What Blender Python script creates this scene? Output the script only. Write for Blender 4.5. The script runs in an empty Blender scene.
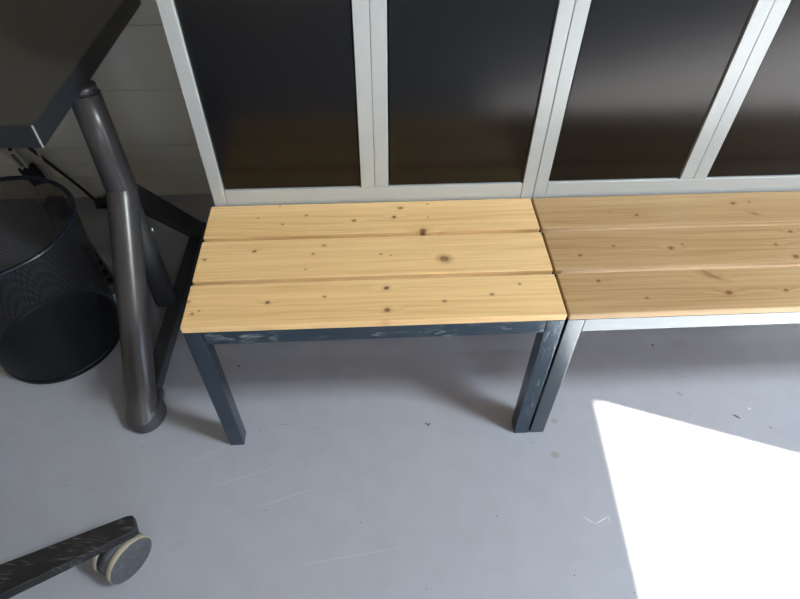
import bpy, bmesh, math, random
from mathutils import Vector, Matrix
random.seed(7)
scn = bpy.context.scene
C = scn.collection
PI = math.pi

# ------------------------------------------------------------------ materials
def lin(r, g, b):
    f = lambda c: (c/255/12.92) if c/255 <= .04045 else ((c/255+.055)/1.055)**2.4
    return (f(r), f(g), f(b), 1)

class NT:
    def __init__(s, name):
        s.m = bpy.data.materials.new(name); s.m.use_nodes = True
        s.t = s.m.node_tree; s.b = s.t.nodes['Principled BSDF']
    def n(s, typ, **kw):
        nd = s.t.nodes.new(typ)
        for k, v in kw.items(): setattr(nd, k, v)
        return nd
    def l(s, a, b): s.t.links.new(a, b)
    def math(s, op, a, b=None, c=None, clamp=False):
        nd = s.n('ShaderNodeMath', operation=op); nd.use_clamp = clamp
        for i, v in enumerate((a, b, c)):
            if v is None: continue
            if isinstance(v, (int, float)): nd.inputs[i].default_value = v
            else: s.l(v, nd.inputs[i])
        return nd.outputs[0]
    def mix(s, fac, a, b, mode='MIX'):
        nd = s.n('ShaderNodeMix', data_type='RGBA', blend_type=mode)
        for i, v in ((0, fac), (6, a), (7, b)):
            if isinstance(v, (int, float)): nd.inputs[i].default_value = v
            elif isinstance(v, tuple): nd.inputs[i].default_value = v
            else: s.l(v, nd.inputs[i])
        return nd.outputs[2]
    def coord(s, kind='Object'):
        return s.n('ShaderNodeTexCoord').outputs[kind]
    def mapping(s, v, loc=(0,0,0), rot=(0,0,0), scale=(1,1,1), typ='POINT'):
        nd = s.n('ShaderNodeMapping', vector_type=typ)
        s.l(v, nd.inputs['Vector'])
        nd.inputs['Location'].default_value = loc; nd.inputs['Rotation'].default_value = rot
        nd.inputs['Scale'].default_value = scale
        return nd.outputs[0]
    def noise(s, v, scale, detail=3, rough=.5, dist=0):
        nd = s.n('ShaderNodeTexNoise'); s.l(v, nd.inputs['Vector'])
        nd.inputs['Scale'].default_value = scale; nd.inputs['Detail'].default_value = detail
        nd.inputs['Roughness'].default_value = rough; nd.inputs['Distortion'].default_value = dist
        return nd.outputs[0]
    def rng(s, v, a, b, c=0, d=1, smooth=True):
        nd = s.n('ShaderNodeMapRange'); nd.interpolation_type = 'SMOOTHSTEP' if smooth else 'LINEAR'
        s.l(v, nd.inputs[0])
        for i, q in enumerate((a, b, c, d)): nd.inputs[i+1].default_value = q
        return nd.outputs[0]
    def dist(s, v, c, r, ang=0):
        """normalised distance from an elliptical spot c with radii r"""
        mp = s.mapping(v, (c[0], c[1], c[2] if len(c) > 2 else 0), (0, 0, ang), (r[0], r[1], 1e3), 'TEXTURE')
        nd = s.n('ShaderNodeVectorMath', operation='LENGTH'); s.l(mp, nd.inputs[0])
        return nd.outputs['Value']
    def bump(s, h, strength, d=.001):
        nd = s.n('ShaderNodeBump'); nd.inputs['Strength'].default_value = strength
        nd.inputs['Distance'].default_value = d
        s.l(h, nd.inputs['Height']); s.l(nd.outputs[0], s.b.inputs['Normal'])
    def set(s, **kw):
        for k, v in kw.items():
            k = k.replace('_', ' ')
            if isinstance(v, (int, float, tuple)): s.b.inputs[k].default_value = v
            else: s.l(v, s.b.inputs[k])
        return s

def plain(name, col, rough=.5, metal=0, var=.03, scale=60, spec=.5, bump=0):
    k = NT(name); v = k.coord()
    n = k.noise(v, scale, 4)
    d = tuple(c*(1-var) for c in col[:3])+(1,); u = tuple(min(1, c*(1+var)) for c in col[:3])+(1,)
    k.set(Base_Color=k.mix(n, d, u), Metallic=metal, Roughness=rough)
    k.b.inputs['Specular IOR Level'].default_value = spec
    if bump: k.bump(n, bump)
    return k.m

def pine(name, base, dark, knots, seed):
    """knots: (x, y, radius, kind) in bench coordinates; kind 0 pin, 1 knot, 2 large ringed knot, 3 long blaze"""
    k = NT(name); v = k.coord()
    sv = k.mapping(v, (seed*3.7, seed*1.3, 0))
    lowx = k.mapping(sv, scale=(1.1, 7, 7))
    warp = k.noise(lowx, 1.6, 2)
    sx = k.n('ShaderNodeSeparateXYZ'); k.l(v, sx.inputs[0])
    phase = k.math('MULTIPLY', sx.outputs[1], 260)
    phase = k.math('ADD', phase, k.math('MULTIPLY', warp, 26))
    mask = None; ring = None
    for (x, y, r, kd) in knots:
        if kd >= 1:
            d2 = k.dist(v, (x, y), (r*(7 if kd < 3 else 5), r*2.2))
            phase = k.math('ADD', phase, k.rng(d2, 1, 0, 0, 5 if kd < 2 else 9))
        ang = {0: 0, 1: .3, 2: -.2, 3: -.55}[kd]
        rr = (r*1.25, r) if kd < 3 else (r*2.6, r*.7)
        d = k.dist(v, (x, y), rr, ang)
        if kd == 2:
            core = k.rng(d, 1.0, .75, 0, .95)
            rg = k.math('SINE', k.math('MULTIPLY', d, 15))
            core = k.math('MULTIPLY', core, k.rng(rg, -1, 1, .62, 1))
            halo = k.rng(d, 2.1, .9, 0, .35)
            m1 = k.math('MAXIMUM', core, halo)
        else:
            core = k.rng(d, 1.05, .35, 0, (.75, .88, 1, .55)[kd])
            m1 = k.math('MAXIMUM', core, k.rng(d, 1.9, .8, 0, .14))
        mask = m1 if mask is None else k.math('MAXIMUM', mask, m1)
    g = k.math('SINE', phase)
    fine = k.noise(k.mapping(sv, scale=(1.6, 130, 130)), 2.0, 4, .6)
    broad = k.noise(k.mapping(sv, scale=(.8, 14, 14)), 1.0, 2)
    f1 = k.rng(g, .0, 1, 0, .34)
    f1 = k.math('MULTIPLY', f1, k.rng(broad, .35, .7, .25, 1))
    f2 = k.rng(fine, .38, .68, 0, .42)
    fac = k.math('ADD', f1, f2)
    fac = k.math('ADD', fac, k.rng(broad, .3, .7, 0, .2), clamp=True)
    col = k.mix(fac, base, dark)
    if mask is not None:
        col = k.mix(mask, col, lin(112, 64, 28))
    k.set(Base_Color=col, Roughness=.36)
    k.b.inputs['Specular IOR Level'].default_value = .35
    k.bump(fine, .06)
    return k.m

# ------------------------------------------------------------------ mesh helpers
def box(bm, x0, x1, y0, y1, z0, z1, M=None, mi=0):
    r = bmesh.ops.create_cube(bm, size=1)
    for v in r['verts']:
        v.co = Vector((x0+(v.co.x+.5)*(x1-x0), y0+(v.co.y+.5)*(y1-y0), z0+(v.co.z+.5)*(z1-z0)))
        if M: v.co = M @ v.co
    for f in {f for v in r['verts'] for f in v.link_faces}: f.material_index = mi

def frame_of(d, up=Vector((0, 0, 1))):
    d = d.normalized(); a = d.cross(up)
    if a.length < 1e-4: a = d.cross(Vector((0, 1, 0)))
    a.normalize(); b = a.cross(d).normalized()
    return a, b

def tube(bm, pts, rad, seg=24, cap=True, mi=0, ell=None):
    """sweep a circle (or ellipse: ell = (a, b)) along points; rad may be one radius or one per point"""
    pts = [Vector(p) for p in pts]; rings = []
    for i, p in enumerate(pts):
        d = (pts[min(i+1, len(pts)-1)]-pts[max(i-1, 0)])
        if d.length < 1e-7: d = pts[-1]-pts[0]
        a, b = frame_of(d, Vector((.3, .2, .93)) if ell is None else Vector((0, 0, 1)))
        r = rad[i] if isinstance(rad, (list, tuple)) else rad
        ea, eb = ell if ell else (1, 1)
        rings.append([bm.verts.new(p + a*(math.cos(2*PI*k/seg)*r*ea) + b*(math.sin(2*PI*k/seg)*r*eb)) for k in range(seg)])
    for i in range(len(rings)-1):
        for k in range(seg):
            f = bm.faces.new((rings[i][k], rings[i][(k+1) % seg], rings[i+1][(k+1) % seg], rings[i+1][k]))
            f.smooth = True; f.material_index = mi
    if cap:
        for q in (rings[0][::-1], rings[-1]):
            f = bm.faces.new(q); f.material_index = mi

def bar(bm, p0, p1, w, h, up=Vector((0, 0, 1)), w1=None, h1=None):
    """rectangular bar from p0 to p1; w across, h along up"""
    p0, p1 = Vector(p0), Vector(p1); a, b = frame_of(p1-p0, up); rings = []
    for p, ww, hh in ((p0, w, h), (p1, w1 or w, h1 or h)):
        rings.append([bm.verts.new(p+a*sx*ww/2+b*sy*hh/2) for sx, sy in ((-1,-1),(1,-1),(1,1),(-1,1))])
    for k in range(4): bm.faces.new((rings[0][k], rings[0][(k+1)%4], rings[1][(k+1)%4], rings[1][k]))
    bm.faces.new(rings[0][::-1]); bm.faces.new(rings[1])

def lathe(bm, prof, cen, axis=Vector((0, 0, 1)), seg=64, mi=None, closed=False):
    cen = Vector(cen); a, b = frame_of(Vector(axis), Vector((0, 0, 1)) if abs(Vector(axis).normalized().z) < .9 else Vector((0, 1, 0)))
    ax = Vector(axis).normalized(); rings = []
    for r, h in prof:
        if r < 1e-6: rings.append([bm.verts.new(cen+ax*h)]*seg); continue
        rings.append([bm.verts.new(cen+ax*h+a*(r*math.cos(2*PI*k/seg))+b*(r*math.sin(2*PI*k/seg))) for k in range(seg)])
    n = len(rings)
    for i in range(n if closed else n-1):
        j = (i+1) % n
        for k in range(seg):
            vs = []
            for v in (rings[i][k], rings[i][(k+1)%seg], rings[j][(k+1)%seg], rings[j][k]):
                if v not in vs: vs.append(v)
            if len(vs) > 2:
                f = bm.faces.new(vs); f.smooth = True
                if mi: f.material_index = mi[i]

def obj(name, bm, mats, parent=None, bevel=0, seg=2, smooth=None):
    bmesh.ops.recalc_face_normals(bm, faces=bm.faces)
    me = bpy.data.meshes.new(name); bm.to_mesh(me); bm.free()
    o = bpy.data.objects.new(name, me); C.objects.link(o)
    for m in (mats if isinstance(mats, (list, tuple)) else [mats]): me.materials.append(m)
    if parent: o.parent = parent
    if bevel:
        md = o.modifiers.new('bevel', 'BEVEL'); md.width = bevel; md.segments = seg
        md.limit_method = 'ANGLE'; md.angle_limit = math.radians(40)
        for p in me.polygons: p.use_smooth = True
        w = o.modifiers.new('wn', 'WEIGHTED_NORMAL'); w.keep_sharp = False
    return o

def B(*boxes):
    bm = bmesh.new()
    for q in boxes: box(bm, *q)
    return bm

def thing(name, label, cat, loc=(0, 0, 0), group=None):
    o = bpy.data.objects.new(name, None); C.objects.link(o); o.location = loc
    o.empty_display_size = .1
    o['label'] = label; o['category'] = cat
    if group: o['group'] = group
    return o

def structure(o):
    o['kind'] = 'structure'; return o

# ------------------------------------------------------------------ camera (solved from the photograph)
cam = bpy.data.cameras.new('camera'); co = bpy.data.objects.new('camera', cam); C.objects.link(co)
rt = Vector((0.99868156, -0.05089757, 0.00667724)); up = Vector((0.03334723, 0.74213982, 0.669415)); fw = Vector((0.03902704, 0.66830975, -0.74285865))
M = Matrix((rt, up, -fw)).transposed().to_4x4(); M.translation = Vector((0.40365578, -0.77683828, 1.42313567))
co.matrix_world = M
cam.sensor_width = 36; cam.lens = 36*586.046/800; cam.clip_start = .02
scn.camera = co

# ------------------------------------------------------------------ materials in use
def floor_mat():
    k = NT('grey_floor_paint'); v = k.coord()
    n1 = k.noise(v, 1.4, 4, .5); n2 = k.noise(v, 14, 5, .6); n3 = k.noise(k.mapping(v, scale=(60, 9, 1), rot=(0, 0, .3)), 2, 4)
    col = k.mix(n1, FLOOR_A, FLOOR_B)
    col = k.mix(k.rng(n2, .35, .75, 0, .10), col, lin(120, 116, 112))
    # fine brushed scratches
    sc = k.noise(k.mapping(v, rot=(0, 0, .5), scale=(4, 220, 1)), 1.5, 2, .5, .4)
    sc2 = k.noise(k.mapping(v, rot=(0, 0, -.8), scale=(3, 260, 1)), 1.2, 2, .5, .6)
    scr = k.math('MAXIMUM', k.rng(sc, .70, .78, 0, .28), k.rng(sc2, .71, .79, 0, .25))
    scr = k.math('MULTIPLY', scr, k.rng(k.noise(v, 3, 3), .42, .62, 0, 1))
    col = k.mix(scr, col, lin(205, 206, 208))
    # dust specks
    vo = k.n('ShaderNodeTexVoronoi'); k.l(v, vo.inputs['Vector']); vo.inputs['Scale'].default_value = 26
    wn = k.n('ShaderNodeSeparateColor'); k.l(vo.outputs['Color'], wn.inputs[0])
    sp = k.math('MULTIPLY', k.rng(vo.outputs['Distance'], .055, .035, 0, .75), k.math('GREATER_THAN', wn.outputs[0], .66))
    col = k.mix(sp, col, lin(70, 62, 58))
    # particular marks: worn discs, crumbs and a scuff in the paint
    for (x, y, rx, ry, a, c, f) in FLOOR_MARKS:
        d = k.dist(v, (x, y), (rx, ry), a)
        col = k.mix(k.rng(d, 1.1, .6, 0, f), col, c)
    k.set(Base_Color=col, Roughness=k.rng(n2, .3, .7, .34, .46))
    k.b.inputs['Specular IOR Level'].default_value = .4
    k.bump(n3, .03)
    return k.m

FLOOR_A, FLOOR_B = lin(165, 170, 183), lin(173, 178, 190)
brown = lin(84, 60, 46); worn = lin(140, 132, 122); pale = lin(225, 225, 222)
FLOOR_MARKS = [
    (.533, .039, .0065, .0035, .6, brown, .85), (.526, .043, .003, .003, 0, brown, .9),
    (.881, .034, .011, .010, 0, worn, .45), (.860, -.067, .013, .012, 0, worn, .5),
    (1.392, .024, .012, .0035, -.7, brown, .9), (1.242, .281, .005, .004, 0, brown, .9), (1.33, .285, .03, .02, 0, worn, .25),
    (.903, -.243, .017, .0013, -.7, pale, .8), (.935, -.2445, .023, .0016, .44, pale, .9), (.954, -.243, .0012, .011, 0, pale, .7),
    (.05, -.09, .1, .0012, .28, pale, .3), (.16, -.15, .09, .0012, .3, pale, .3), (.32, -.3, .14, .0012, .12, pale, .25),
    (-.05, -.02, .07, .0012, .5, pale, .25), (.132, .059, .02, .0014, -.1, lin(90, 90, 90), .5), (-.011, .26, .004, .004, 0, lin(40, 40, 40), .8),
    (1.439, .047, .004, .004, 0, pale, .9), (1.259, .105, .012, .003, -.8, lin(100, 95, 90), .5), (1.47, -.014, .004, .004, 0, lin(150, 110, 70), .8),
]
m_floor = floor_mat()
m_frame = plain('silver_locker_paint', lin(196, 203, 206), .38, .15, .03, 90)
m_body = plain('pale_grey_locker_body', lin(160, 165, 168), .5, 0, .03, 40)
m_door = plain('black_locker_door', lin(9, 9, 10), .20, 0, .03, 30, .45)
m_gap = plain('black_gap', lin(12, 12, 12), .8)
m_wall = plain('white_wall_panel', lin(226, 226, 218), .55, 0, .02, 8, .3)
m_plaster = plain('beige_plaster', lin(186, 172, 150), .8, 0, .03, 12, .2)
m_ceiling = plain('ceiling_paint', lin(188, 178, 162), .85, 0, .03, 12, .2)
m_alu = plain('window_aluminium', lin(150, 152, 155), .4, .5)
m_desk = plain('charcoal_desk_laminate', lin(54, 53, 51), .42, 0, .05, 160, .45)
m_edge = plain('dark_desk_edge', lin(44, 48, 53), .35, 0, .03, 40, .5)
m_core = plain('pale_edge_joint', lin(165, 165, 165), .5)
m_tube = plain('graphite_desk_paint', lin(80, 79, 82), .30, .2, .02, 120, .6)
m_tubed = plain('graphite_square_steel', lin(70, 71, 74), .45, .2, .08, 60)
m_bolt = plain('zinc_bolt', lin(190, 195, 200), .3, .9)
m_hole = plain('black_hole', lin(6, 6, 6), .9)
m_bin = plain('black_mesh_enamel', lin(24, 26, 32), .42, .1, .08, 40, .5)
m_base = plain('black_base_enamel', lin(8, 9, 12), .42, .1, .08, 30, .4)
m_rim = plain('black_gloss_rim', lin(28, 33, 44), .25, .2, .05, 30, .6)
m_black = plain('black_plastic', lin(22, 22, 24), .5, 0, .15, 80)
m_cable = plain('black_cable', lin(16, 16, 18), .5)
m_white = plain('white_plastic', lin(205, 205, 203), .45)
m_grey = plain('grey_plastic', lin(110, 108, 104), .5)
m_strip = plain('grey_power_strip', lin(70, 70, 68), .45)

def scuffed(name, base, amount, seed, metal, stretch=(14, 60, 60)):
    k = NT(name); v = k.coord()
    n = k.noise(k.mapping(v, (seed, 0, 0), scale=stretch), 1.6, 5, .65, .6)
    where = k.noise(k.mapping(v, (seed*2, 0, 0)), 7, 2)
    s = k.math('MULTIPLY', k.rng(n, .50, .68, 0, amount), k.rng(where, .40, .55, 0, 1))
    f = k.noise(v, 90, 3)
    col = k.mix(s, k.mix(f, tuple(c*.92 for c in base[:3])+(1,), base), lin(165, 172, 176))
    k.set(Base_Color=col, Roughness=.27, Metallic=k.math('MULTIPLY', k.math('SUBTRACT', 1, s), metal))
    return k.m
STEEL = lin(52, 64, 76)
m_steel_scuff = scuffed('scuffed_blue_grey_steel', lin(84, 98, 110), .55, 1.7, .9)
m_steel_leg = scuffed('rubbed_blue_grey_steel', lin(84, 98, 110), .42, 3.3, .9, (70, 70, 16))
m_steel_clean = scuffed('blue_grey_painted_steel', lin(84, 98, 110), .10, 2.6, .9)
m_steel = scuffed('blue_grey_steel', lin(108, 117, 124), .12, 4.1, 1)

def worn_black():
    k = NT('worn_black_chair_plastic'); v = k.coord()
    n = k.noise(v, 60, 5, .7); s = k.noise(k.mapping(v, rot=(0, 0, .9), scale=(20, 160, 20)), 1.4, 3, .6, .5)
    w = k.math('MULTIPLY', k.rng(s, .50, .70, 0, .6), k.rng(k.noise(v, 16, 3), .40, .58))
    col = k.mix(w, k.mix(n, lin(18, 18, 21), lin(36, 36, 40)), lin(120, 118, 114))
    k.set(Base_Color=col, Roughness=.5); k.bump(n, .12)
    return k.m
m_chair = worn_black()
def dusty():
    k = NT('dusty_caster_hub'); v = k.coord(); n = k.noise(v, 55, 5, .7); s = k.noise(k.mapping(v, scale=(40, 140, 140)), 1.2, 4, .7)
    col = k.mix(k.rng(n, .4, .7, 0, .5), lin(74, 76, 82), lin(112, 114, 120))
    col = k.mix(k.rng(s, .62, .75, 0, .6), col, lin(160, 158, 152))
    k.set(Base_Color=col, Roughness=.6); return k.m
m_hub = dusty()
m_tread = plain('cream_caster_tread', lin(176, 166, 150), .7, 0, .22, 90, .3)
m_seat = plain('dark_seat_fabric', lin(38, 40, 46), .9, 0, .15, 150, .2)

# ------------------------------------------------------------------ the room
YW = 1.084
XR, XL, YB, ZC = 3.0, -2.7, -3.6, 3.5
structure(obj('floor', B((XL-.1, XR+.6, YB-.1, YW+.1, -.1, 0)), m_floor))
structure(obj('ceiling', B((XL-.1, XR+.6, YB-.1, YW+.1, ZC, ZC+.1)), m_ceiling))
# back wall: horizontal cladding with fine joints
bm = bmesh.new()
joints = [0.004, .095, .157, .224, .436] + [.436+.212*i for i in range(1, 12)]
joints = [z for z in joints if z < ZC-.02] + [ZC]
for a, b in zip(joints[:-1], joints[1:]):
    box(bm, XL, XR+.3, YW, YW+.06, a+.0009, b-.0009)
box(bm, XL, XR+.3, YW+.004, YW+.06, 0, ZC)
structure(obj('wall_back', bm, m_wall))
structure(obj('wall_left', B((XL-.1, XL, YB, YW, 0, ZC)), m_plaster))
# wall behind the camera with a window band
wx0, wx1, wz0, wz1 = .9, 2.5, 1.1, 2.5
structure(obj('wall_front', B((XL, wx0, YB-.1, YB, 0, ZC), (wx1, XR+.5, YB-.1, YB, 0, ZC), (wx0, wx1, YB-.1, YB, 0, wz0), (wx0, wx1, YB-.1, YB, wz1, ZC)), m_plaster))
bm = B((wx0, wx1, YB-.07, YB-.03, wz0, wz0+.05), (wx0, wx1, YB-.07, YB-.03, wz1-.05, wz1))
for x in (wx0, (wx0+wx1)/2-.025, wx1-.05): box(bm, x, x+.05, YB-.07, YB-.03, wz0+.05, wz1-.05)
structure(obj('window_1', bm, m_alu))
# right wall, turned a few degrees, with the tall opening the sun comes through
th = math.radians(-4.0)
RW = Matrix.Translation((XR, -.67, 0)) @ Matrix.Rotation(th, 4, 'Z')
oy0, oy1, oz1 = -1.05, 0.0, 2.15
bm = bmesh.new()
for q in ((0, .1, 0, 1.9, 0, ZC), (0, .1, -2.9, oy0, 0, ZC), (0, .1, oy0, oy1, oz1, ZC)): box(bm, *q, M=RW)
structure(obj('wall_right', bm, m_plaster))

# ------------------------------------------------------------------ benches
H, D, L = .4948, .39, .8
T = .0185
SL = [(0, .1205), (.133, .2605), (.2735, .39)]
wood1, dark1 = lin(246, 210, 156), lin(216, 172, 114)
wood2, dark2 = lin(190, 160, 118), lin(158, 120, 80)
KN1 =  [[(.1716, .0624, .0058, 1), (.2915, .0736, .0045, 0), (.4249, .0932, .0075, 1), (.4241, .0299, .008, 1), (.4183, -.0053, .006, 1), (.5469, .0498, .0048, 0), (.651, .0645, .005, 0), (.716, .0922, .004, 0), (.0045, .0722, .0045, 0), (.0183, .0372, .004, 0), (.0313, .0449, .003, 0)],
 [(.126, .2226, .0055, 1), (.0164, .1993, .005, 0), (.2847, .2349, .0045, 0), (.2606, .2073, .0042, 0), (.2462, .1585, .003, 0), (.56, .1787, .0105, 2), (.4161, .2005, .0035, 0), (.4388, .1952, .0025, 0)],
 [(.1703, .3853, .003, 0), (.2381, .3447, .0045, 0), (.1824, .3143, .004, 0), (.3541, .3202, .0055, 1), (.4692, .3635, .0062, 1), (.4516, .3298, .0062, 1), (.5185, .2772, .0095, 1), (.5375, .3763, .003, 0), (.5346, .3263, .0025, 0), (.121, .3403, .003, 0)]]
KN2 =  [[(.087, .0941, .0055, 1), (.1771, .0389, .0045, 0), (.3605, .0464, .009, 1), (.344, .0974, .012, 3), (.4884, .0484, .006, 1), (.3357, .1103, .006, 3)],
 [(.0677, .1761, .005, 1), (.1533, .2037, .0045, 0), (.2854, .1911, .0075, 1), (.3159, .2024, .004, 0), (.5368, .1921, .005, 1), (.5939, .2355, .006, 1), (.5634, .1503, .009, 1)],
 [(.2432, .3118, .0055, 1), (.5016, .3463, .007, 1), (.5365, .3049, .0065, 3), (.5444, .3497, .004, 0), (.1811, .3259, .003, 0)]]

def make_bench(x0, label, steel, leg_steel, knots, wood, dark, sd, L=.8):
    t = thing('bench', label, 'bench', (x0, 0, 0), None)
    for i, (a, b) in enumerate(SL):
        obj('slat', B((0, L, a, b, H-T, H)), pine('pine_slat_%s' % (sd+i), wood, dark, knots[i], sd+i*1.7), t, .0028, 3)
    zt = H-T-.0008; w = .0385; rb = .428
    for x in (0, L-w):
        for y in (.001, D-w-.001):
            obj('leg', B((x+.0004, x+w-.0004, y, y+w, 0, zt)), leg_steel if x == 0 else (m_steel_leg if steel is m_steel_scuff else steel), t, .0016)
    obj('front_rail', B((w+.0006, L-w-.0006, .0022, .0222, rb+.006, zt-.001)), steel, t, .0012)
    obj('back_rail', B((w+.0006, L-w-.0006, D-.0222, D-.0022, rb+.006, zt-.001)), steel, t, .0012)
    for x in (.003, L-.023):
        obj('side_rail', B((x, x+.02, w+.002, D-w-.002, rb+.006, zt-.001)), steel, t, .0012)
    return t
make_bench(0, 'light pine three-slat bench with scuffed dark blue-grey steel legs, nearest the desk', m_steel_scuff, m_steel_clean, KN1, wood1, dark1, 1)
make_bench(.805, 'darker pine three-slat bench on blue-grey steel frame, behind the sunlit floor patch', m_steel, m_steel, KN2, wood2, dark2, 9, 1.4)

# ------------------------------------------------------------------ lockers
YL = .3955; W = .4; LX = .0074; ZB = .5350; LT = 2.02; DP = .50
def make_locker(x0, label):
    t = thing('locker', label, 'locker', (x0, YL, 0))
    g = .0007
    obj('carcass', B((.002, .02, .022, DP, .06, LT), (2*W-.02, 2*W-.002, .022, DP, .06, LT), (.02, 2*W-.02, DP-.01, DP, .06, LT),
                     (.02, 2*W-.02, .022, DP-.01, .06, .08), (.02, 2*W-.02, .022, DP-.01, LT-.02, LT), (W-.008, W+.008, .03, DP-.01, .08, LT-.02)), m_body, t, .001)
    obj('plinth', B((.012, 2*W-.012, .03, DP-.01, 0, .0595)), m_gap, t, .001)
    pw = .0312; cw = .0335
    obj('post', B((g, pw, 0, .0215, .06, LT)), m_frame, t, .0012)
    obj('post', B((2*W-pw, 2*W-g, 0, .0215, .06, LT)), m_frame, t, .0012)
    obj('bottom_rail', B((pw+g, 2*W-pw-g, .0006, .0215, .47, ZB)), m_frame, t, .0012)
    obj('kick_panel', B((pw+g, 2*W-pw-g, .002, .0215, .06, .469)), m_body, t, .0012)
    obj('top_rail', B((pw+g, 2*W-pw-g, .0006, .0215, LT-.06, LT)), m_frame, t, .0012)
    obj('centre_post', B((W-cw, W-.0004, .0003, .0215, ZB+g, LT-.061)), m_frame, t, .0012)
    obj('centre_post', B((W+.0004, W+cw, .0003, .0215, ZB+g, LT-.061)), m_frame, t, .0012)
    for a, b in ((pw, W-cw), (W+cw, 2*W-pw)):
        d = obj('door', B((a+.0035, b-.002, .006, .0215, ZB+.0012, LT-.063)), m_door, t, .002)
        hb = bmesh.new(); xh = a+.03
        tube(hb, [(xh, .006, 1.34), (xh, -.010, 1.34), (xh, -.014, 1.346), (xh, -.014, 1.444), (xh, -.010, 1.45), (xh, .006, 1.45)], .004, 12)
        obj('handle', hb, m_frame, d)
    return t
make_locker(LX, 'silver framed locker with two black doors behind the bench nearest the desk')
make_locker(LX+2*W, 'silver framed locker with two black doors at the right, behind the darker bench')

# ------------------------------------------------------------------ desk
desk = thing('desk', 'dark charcoal desk on graphite tubular A-frame leg at the back wall', 'desk', (-1.1, .69, 0))
def rel(o, p=desk):
    o.parent = p; o.matrix_parent_inverse = Matrix.Identity(4); return o
DX, DY = -1.1, .69
TOPM = Matrix.Translation((-.2735-DX, .302-DY, 0)) @ Matrix.Rotation(math.radians(-1.7), 4, 'Z') @ Matrix.Translation((.2735+DX, -.302+DY, 0))
def dT(*bx): return B(*[(a-DX, b-DX, c-DY, d-DY, e, f, TOPM) for a, b, c, d, e, f in bx])
def dB(*bx): return B(*[(a-DX, b-DX, c-DY, d-DY, e, f) for a, b, c, d, e, f in bx])
ZT, TT = .780, .052
dx1, dy0 = -.2735, .302
obj('tabletop', dT((-1.55, dx1-.0032, dy0+.0032, 1.038, ZT-TT, ZT)), m_desk, desk, .0012)
e1 = obj('edge_band', dT((dx1-.003, dx1, dy0+.004, 1.038, ZT-TT, ZT-.0004)), m_edge, desk, .0008)
e2 = obj('edge_band', dT((-1.55, dx1-.004, dy0, dy0+.003, ZT-TT, ZT-.0004)), m_edge, desk, .0008)
e3 = obj('edge_joint', dT((dx1-.0036, dx1-.0002, dy0+.0002, dy0+.0036, ZT-TT+.0004, ZT-.0008)), m_core, desk, .0006)
e3['label'] = 'pale corner joint of the edge band'

def P_(x, y, z): return Vector((x-DX, y-DY, z))
def make_leg_frame(ox):
    def q(x, y, z): return P_(x+ox, y, z)
    A, Bt = q(-.279, .562, .708), q(-.253, .478, .062)
    J = A.lerp(Bt, .40); F = q(-.2395, .100, .046)
    bm = bmesh.new()
    tube(bm, [A, A.lerp(J, .5), A.lerp(J, .97), J+(J-A)*.02], [.0372, .0385, .0400, .0385], 36)
    col = obj('column', bm, m_tube, desk)
    bm = bmesh.new(); tube(bm, [q(-.280, .5645, .7275), A], .0335, 36); obj('neck', bm, m_tube, col)
    # front leg, with a rounded shoulder at its top
    d = (F-J).normalized(); S = J + d*.012
    prof = [(S-d*.030, .020), (S-d*.024, .031), (S-d*.014, .0385), (S, .0400), (S+d*.03, .0400), (F, .0385), (F+d*.09, .0380)]
    bm = bmesh.new(); tube(bm, [p for p, r in prof], [r for p, r in prof], 40)
    bmesh.ops.bisect_plane(bm, geom=bm.verts[:]+bm.edges[:]+bm.faces[:], plane_co=(0, 0, .044), plane_no=(0, 0, -1), clear_outer=True)
    fl = obj('front_leg', bm, m_tube, desk)
    bm = bmesh.new()
    lathe(bm, [(.0, .0), (.046, .0), (.0500, .004), (.0505, .014), (.0475, .018), (.0490, .023), (.0480, .032), (.0445, .036), (.0455, .041), (.0425, .050), (.034, .056), (0, .056)], (0, 0, 0), seg=48)
    for v in bm.verts: v.co = Vector((v.co.x*1.0, v.co.y*1.16, v.co.z)) + q(-.2385, .103, 0)
    obj('foot', bm, m_tube, fl)
    bm = bmesh.new(); box(bm, -.0215, .0215, -.03, .05, .0, .036, M=Matrix.Translation(q(-.2245, .128, 0)))
    obj('foot_shoe', bm, m_tube, fl, .012, 4)
    # telescopic tube with holes
    bm = bmesh.new(); tube(bm, [J.lerp(Bt, .05), Bt], .0325, 28)
    inner = obj('telescopic_tube', bm, m_tubed, desk)
    dv = (Bt-J).normalized(); side = Vector((.86, .50, 0)); side = (side-dv*side.dot(dv)).normalized()
    for i in range(14):
        c = J + (Bt-J)*(.26+.052*i) + side*.0320
        bm = bmesh.new()
        if i == 2:
            lathe(bm, [(0, -.002), (.011, -.002), (.011, .006), (.0085, .008), (.0045, .008), (.0040, .0055), (0, .0055)], c, side, 24); obj('bolt', bm, m_bolt, inner)
        else:
            lathe(bm, [(0, -.002), (.0036, -.002), (.0036, .0008), (0, .0008)], c, side, 14); obj('hole', bm, m_hole, inner)
    bm = bmesh.new(); R = q(-.226, .845, .022)
    bar(bm, J+(R-J)*.06, R, .044, .056, Vector((0, .5, .86)))
    obj('rear_strut', bm, m_tubed, desk, .003)
    bm = bmesh.new(); bar(bm, q(-.241, .12, .021), q(-.224, .875, .021), .042, .040); obj('floor_bar', bm, m_tubed, desk, .003)
make_leg_frame(0)
make_leg_frame(-1.08)
obj('cross_beam', dB((-1.38, -.30, .60, .66, ZT-TT-.045, ZT-TT-.001)), m_tubed, desk, .003)

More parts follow.
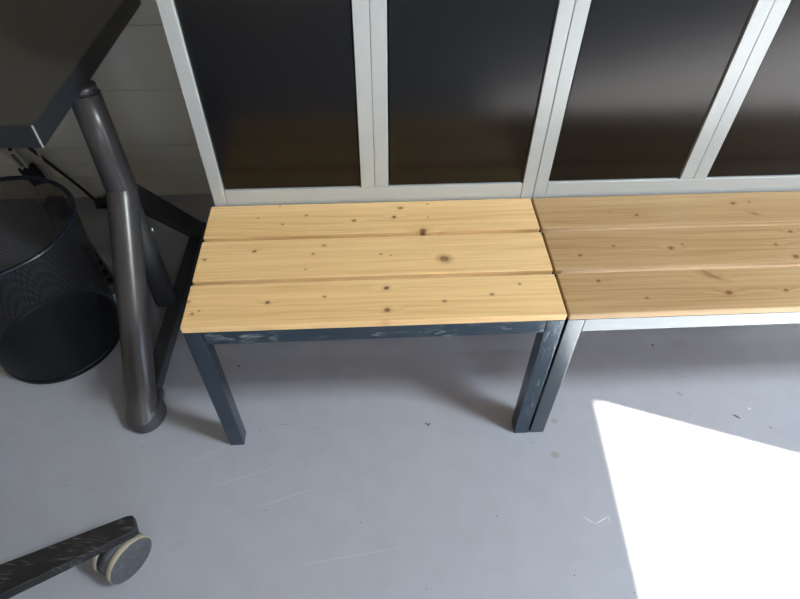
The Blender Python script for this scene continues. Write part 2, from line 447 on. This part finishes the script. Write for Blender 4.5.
# ------------------------------------------------------------------ waste bin
bx, by = -.560, .392
RB, RT, HB = .172, .199, .453
wb = thing('waste_bin', 'round black wire mesh waste bin standing under the desk corner', 'waste bin', (bx, by, 0))
bm = bmesh.new(); N = 200; ROWS = 156; z0, z1 = .016, HB-.004
grid = []
for j in range(ROWS+1):
    f = j/ROWS; z = z0+(z1-z0)*f; r = RB+(RT-RB)*z/HB
    grid.append([bm.verts.new((r*math.cos(2*PI*(i+.5*(j % 2))/N), r*math.sin(2*PI*(i+.5*(j % 2))/N), z)) for i in range(N)])
for j in range(ROWS-1):
    for i in range(N):
        if j % 2 == 0: l, r_ = (i-1) % N, i
        else: l, r_ = i, (i+1) % N
        bm.faces.new((grid[j][i], grid[j+1][r_], grid[j+2][i], grid[j+1][l]))
bmesh.ops.wireframe(bm, faces=bm.faces, thickness=.0023, use_even_offset=False, use_replace=True, use_boundary=True)
obj('mesh_wall', bm, m_bin, wb)
bm = bmesh.new(); rr = .0058
lathe(bm, [(RT+rr*math.cos(a), HB-.002+rr*math.sin(a)) for a in [2*PI*k/14 for k in range(14)]], (0, 0, 0), seg=120, closed=True)
obj('rim', bm, m_rim, wb)
bm = bmesh.new()
lathe(bm, [(0, .0), (RB-.004, 0), (RB+.0012, .004), (RB+.0022, .022), (RB-.001, .0225), (RB-.004, .010), (RB-.012, .007), (0, .007)], (0, 0, 0), seg=120)
obj('base', bm, m_base, wb)

# ------------------------------------------------------------------ office chair (one leg and caster reach into the picture)
tip = Vector((-.1405, -.2535)); dirv = Vector((.232, .1135)).normalized(); AL = .50
cc = tip - dirv*AL
ch = thing('office_chair', 'black office chair, its worn leg and cream-banded caster reaching in beside the desk foot', 'chair', (cc.x, cc.y, 0))
a0 = math.atan2(dirv.y, dirv.x)
cast_rel = (Vector((-.188, -.288)) - cc)
cr, ca = cast_rel.length, math.atan2(cast_rel.y, cast_rel.x)-a0
ax0 = math.atan2(-.55, .83)-a0
def ring_profile(bm, Rm): 
    for v in bm.verts: v.co = Rm @ v.co
RWH = .0565
for k in range(5):
    Rm = Matrix.Rotation(a0+2*PI*k/5, 4, 'Z')
    bm = bmesh.new()
    secs = [(.035, .082, .150, .184), (.16, .074, .143, .176), (.30, .060, .132, .162), (AL-.012, .044, .121, .148), (AL, .036, .122, .147)]
    rings = []
    for x, w, zl, zh in secs:
        rings.append([bm.verts.new((x, sy*w/2, z)) for sy, z in ((-1, zl), (1, zl), (1, zh), (-1, zh))])
    for i in range(len(rings)-1):
        for q in range(4): bm.faces.new((rings[i][q], rings[i][(q+1)%4], rings[i+1][(q+1)%4], rings[i+1][q]))
    bm.faces.new(rings[0][::-1]); bm.faces.new(rings[-1])
    ring_profile(bm, Rm)
    leg = obj('leg', bm, m_chair, ch, .004, 3)
    cen = Rm @ Vector((cr*math.cos(ca), cr*math.sin(ca), RWH))
    axis = (Rm @ Vector((math.cos(ax0), math.sin(ax0), 0))) if k == 0 else (Matrix.Rotation(k*1.9, 4, 'Z') @ Vector((1, 0, 0)))
    for s in (1, -1):
        bm = bmesh.new()
        lathe(bm, [(0, .0325), (.044, .0328), (.0525, .0315), (.0552, .0295), (.0565, .0285), (.0565, .0165), (.0555, .0155), (.050, .0150), (0, .0150)],
              cen, axis*s, 56, mi=[0, 0, 0, 1, 1, 1, 0, 0])
        obj('caster_wheel', bm, [m_hub, m_tread], leg)
    bm = bmesh.new(); lathe(bm, [(0, .0147), (.0535, .0147), (.0535, -.0147), (0, -.0147)], cen, axis, 56)
    obj('caster_hood', bm, m_hub, leg)
    pt = Rm @ Vector((AL-.045, 0, .085))
    bm = bmesh.new(); tube(bm, [(pt.x*.5+cen.x*.5, pt.y*.5+cen.y*.5, .09), (pt.x*.5+cen.x*.5, pt.y*.5+cen.y*.5, .128)], .007, 12); obj('caster_stem', bm, m_bolt, leg)
bm = bmesh.new(); lathe(bm, [(0, .13), (.042, .13), (.046, .185), (.034, .20), (.028, .20), (.028, .34), (.018, .34), (.018, .46), (0, .46)], (0, 0, 0), seg=32)
obj('gas_column', bm, m_chair, ch)
bm = bmesh.new(); box(bm, -.235, .235, -.225, .225, .461, .535); obj('seat', bm, m_seat, ch, .03, 4)
bm = bmesh.new(); bar(bm, (-.20, 0, .47), (-.30, 0, .60), .06, .02); bar(bm, (-.30, 0, .60), (-.31, 0, .80), .06, .02); obj('back_bracket', bm, m_chair, ch, .004)
bm = bmesh.new(); box(bm, -.305, -.25, -.21, .21, .66, 1.12); obj('backrest', bm, m_seat, ch, .025, 4)

# ------------------------------------------------------------------ cables and sockets under the desk
def tagm(o, label, cat, group=None):
    o['label'] = label; o['category'] = cat
    if group: o['group'] = group
    return o
def curve_pts(ctrl, n=10):
    ctrl = [Vector(c) for c in ctrl]; out = []
    q = [ctrl[0]]+ctrl+[ctrl[-1]]
    for i in range(1, len(q)-2):
        for k in range(n):
            t = k/n
            p0, p1, p2, p3 = q[i-1], q[i], q[i+1], q[i+2]
            out.append(.5*((2*p1)+(p2-p0)*t+(2*p0-5*p1+4*p2-p3)*t*t+(3*p1-p0-3*p2+p3)*t**3))
    out.append(ctrl[-1]); return out
ct = thing('power_cable', 'black power cable slanting down the wall to the floor behind the waste bin', 'cable', (-.62, 1.03, 0))
def cp(ctrl): return [p-Vector((-.62, 1.03, 0)) for p in curve_pts(ctrl)]
bm = bmesh.new(); tube(bm, cp([(-.97, 1.062, .50), (-.86, 1.062, .32), (-.80, 1.062, .24), (-.745, 1.060, .155), (-.69, 1.056, .075), (-.655, 1.048, .022), (-.625, 1.03, .012)]), .0055, 12)
obj('cord', bm, m_cable, ct)
bm = bmesh.new(); box(bm, -.022, .026, -.018, .018, .0, .030); obj('plug', bm, m_cable, ct, .006, 3)

ps = thing('power_strip', 'grey power strip lying on the floor between waste bin and desk leg', 'power strip', (-.452, .572, 0))
ps.rotation_euler = (0, 0, math.atan2(.105, -.075))
obj('body', B((0, .26, -.020, .020, 0, .036)), m_strip, ps, .004, 3)
obj('edge_strip', B((.006, .254, -.0195, -.0150, .0362, .0376)), m_grey, ps)
obj('edge_strip', B((.006, .254, .0150, .0195, .0362, .0376)), m_grey, ps)
for i in range(5):
    bm = bmesh.new(); lathe(bm, [(0, .0362), (.012, .0362), (.0125, .0372), (.0105, .0372), (.010, .0365), (0, .0365)], (.028+.05*i, 0, 0), seg=24); obj('socket', bm, m_hole, ps)

ad = thing('cable_adapter', 'white tagged adapter with black toothed connector hanging beneath the desk edge', 'adapter', (-.828, 1.045, .150))
Ma = Matrix.Rotation(math.radians(-16), 4, 'Y')
bm = bmesh.new(); box(bm, -.017, .017, -.010, .010, .022, .098, M=Ma); obj('tag', bm, m_white, ad, .002)
bm = bmesh.new(); box(bm, -.008, .008, -.0108, -.0100, .034, .088, M=Ma); obj('printed_label', bm, m_grey, ad)
bm = bmesh.new(); box(bm, -.028, .028, -.012, .012, -.022, .0215, M=Ma)
for i in range(3): box(bm, -.027+.021*i, -.015+.021*i, -.011, .011, .0215, .030, M=Ma)
for i in range(3): box(bm, -.026+.020*i, -.014+.020*i, -.010, .010, -.05, -.022, M=Ma)
obj('connector', bm, m_black, ad, .001)
bm = bmesh.new(); tube(bm, [Ma@Vector((0, 0, .096)), Ma@Vector((.004, 0, .13)), Ma@Vector((0, .004, .22)), Ma@Vector((-.02, .006, .40))], .006, 12); obj('cord', bm, m_cable, ad)

wc = thing('network_cable', 'pale grey cable looping along the wall behind the waste bin', 'cable', (-.9, 1.06, 0))
bm = bmesh.new(); tube(bm, [p-Vector((-.9, 1.06, 0)) for p in curve_pts([(-1.05, 1.066, .42), (-.95, 1.066, .29), (-.885, 1.066, .20), (-.86, 1.066, .12), (-.855, 1.062, .05), (-.87, 1.05, .006)])], .005, 12); obj('cord', bm, m_white, wc)

ab = thing('charger', 'small grey charger block on the floor against the wall, seen through the bin', 'charger', (-.765, .985, 0))
obj('block', B((-.03, .03, -.03, .03, 0, .07)), m_grey, ab, .008, 3)
bm = bmesh.new(); tube(bm, curve_pts([(0, .02, .065), (0, .045, .10), (-.003, .062, .16), (-.01, .066, .30)]), .0035, 10); obj('cord', bm, m_white, ab)

# ------------------------------------------------------------------ light
SUN_DIR = Vector((-.934*math.cos(math.radians(44)), .357*math.cos(math.radians(44)), -math.sin(math.radians(44))))
sun = bpy.data.lights.new('sun', 'SUN'); so = bpy.data.objects.new('sun', sun); C.objects.link(so)
so.rotation_euler = SUN_DIR.to_track_quat('-Z', 'Y').to_euler()
sun.energy = 38; sun.angle = math.radians(.53); sun.color = (1, .88, .70)
w = bpy.data.worlds.new('sky'); scn.world = w; w.use_nodes = True
nt = w.node_tree; bg = nt.nodes['Background']
tc = nt.nodes.new('ShaderNodeTexCoord'); sp = nt.nodes.new('ShaderNodeSeparateXYZ'); nt.links.new(tc.outputs['Generated'], sp.inputs[0])
rp = nt.nodes.new('ShaderNodeValToRGB'); nt.links.new(sp.outputs[2], rp.inputs[0])
mr = nt.nodes.new('ShaderNodeMapRange'); nt.links.new(sp.outputs[2], mr.inputs[0]); mr.inputs[1].default_value = -1; mr.inputs[2].default_value = 1
nt.links.new(mr.outputs[0], rp.inputs[0])
rp.color_ramp.elements[0].color = (.30, .28, .25, 1); rp.color_ramp.elements[0].position = .48
rp.color_ramp.elements[1].color = (.80, .88, 1.0, 1); rp.color_ramp.elements[1].position = .52
e = rp.color_ramp.elements.new(.9); e.color = (.30, .50, .95, 1)
nt.links.new(rp.outputs[0], bg.inputs[0]); bg.inputs[1].default_value = 3.8
# square ceiling lamp by the window wall
def ceiling_lamp(x, y, p, size=.6):
    lm = bpy.data.lights.new('ceiling_lamp', 'AREA'); lm.shape = 'RECTANGLE'; lm.size = size; lm.size_y = size; lm.energy = p; lm.color = (.87, .97, 1)
    lo = bpy.data.objects.new('ceiling_lamp', lm); C.objects.link(lo); lo.location = (x, y, ZC-.02)
ceiling_lamp(2.75, -1.15, 112)
# sampling portals in the two openings (they emit nothing of their own)
def portal(name, loc, nrm, sx, sy):
    l = bpy.data.lights.new(name, 'AREA'); l.shape = 'RECTANGLE'; l.size = sx; l.size_y = sy
    o = bpy.data.objects.new(name, l); C.objects.link(o); o.location = loc
    o.rotation_euler = Vector(nrm).to_track_quat('-Z', 'Z').to_euler(); l.cycles.is_portal = True
portal('window_portal', ((wx0+wx1)/2, YB-.02, (wz0+wz1)/2), (0, 1, 0), wx1-wx0, wz1-wz0)
pc = RW @ Vector((.05, (oy0+oy1)/2, oz1/2)); pn = RW.to_3x3() @ Vector((-1, 0, 0))
portal('door_portal', pc, pn, oy1-oy0, oz1)

vs = scn.view_settings
scn.display_settings.display_device = 'sRGB'
vs.view_transform = 'Standard'; vs.look = 'None'; vs.exposure = .42; vs.gamma = 1; vs.use_curve_mapping = False
scn.cycles.use_denoising = True
scn.cycles.max_bounces = 12; scn.cycles.diffuse_bounces = 6
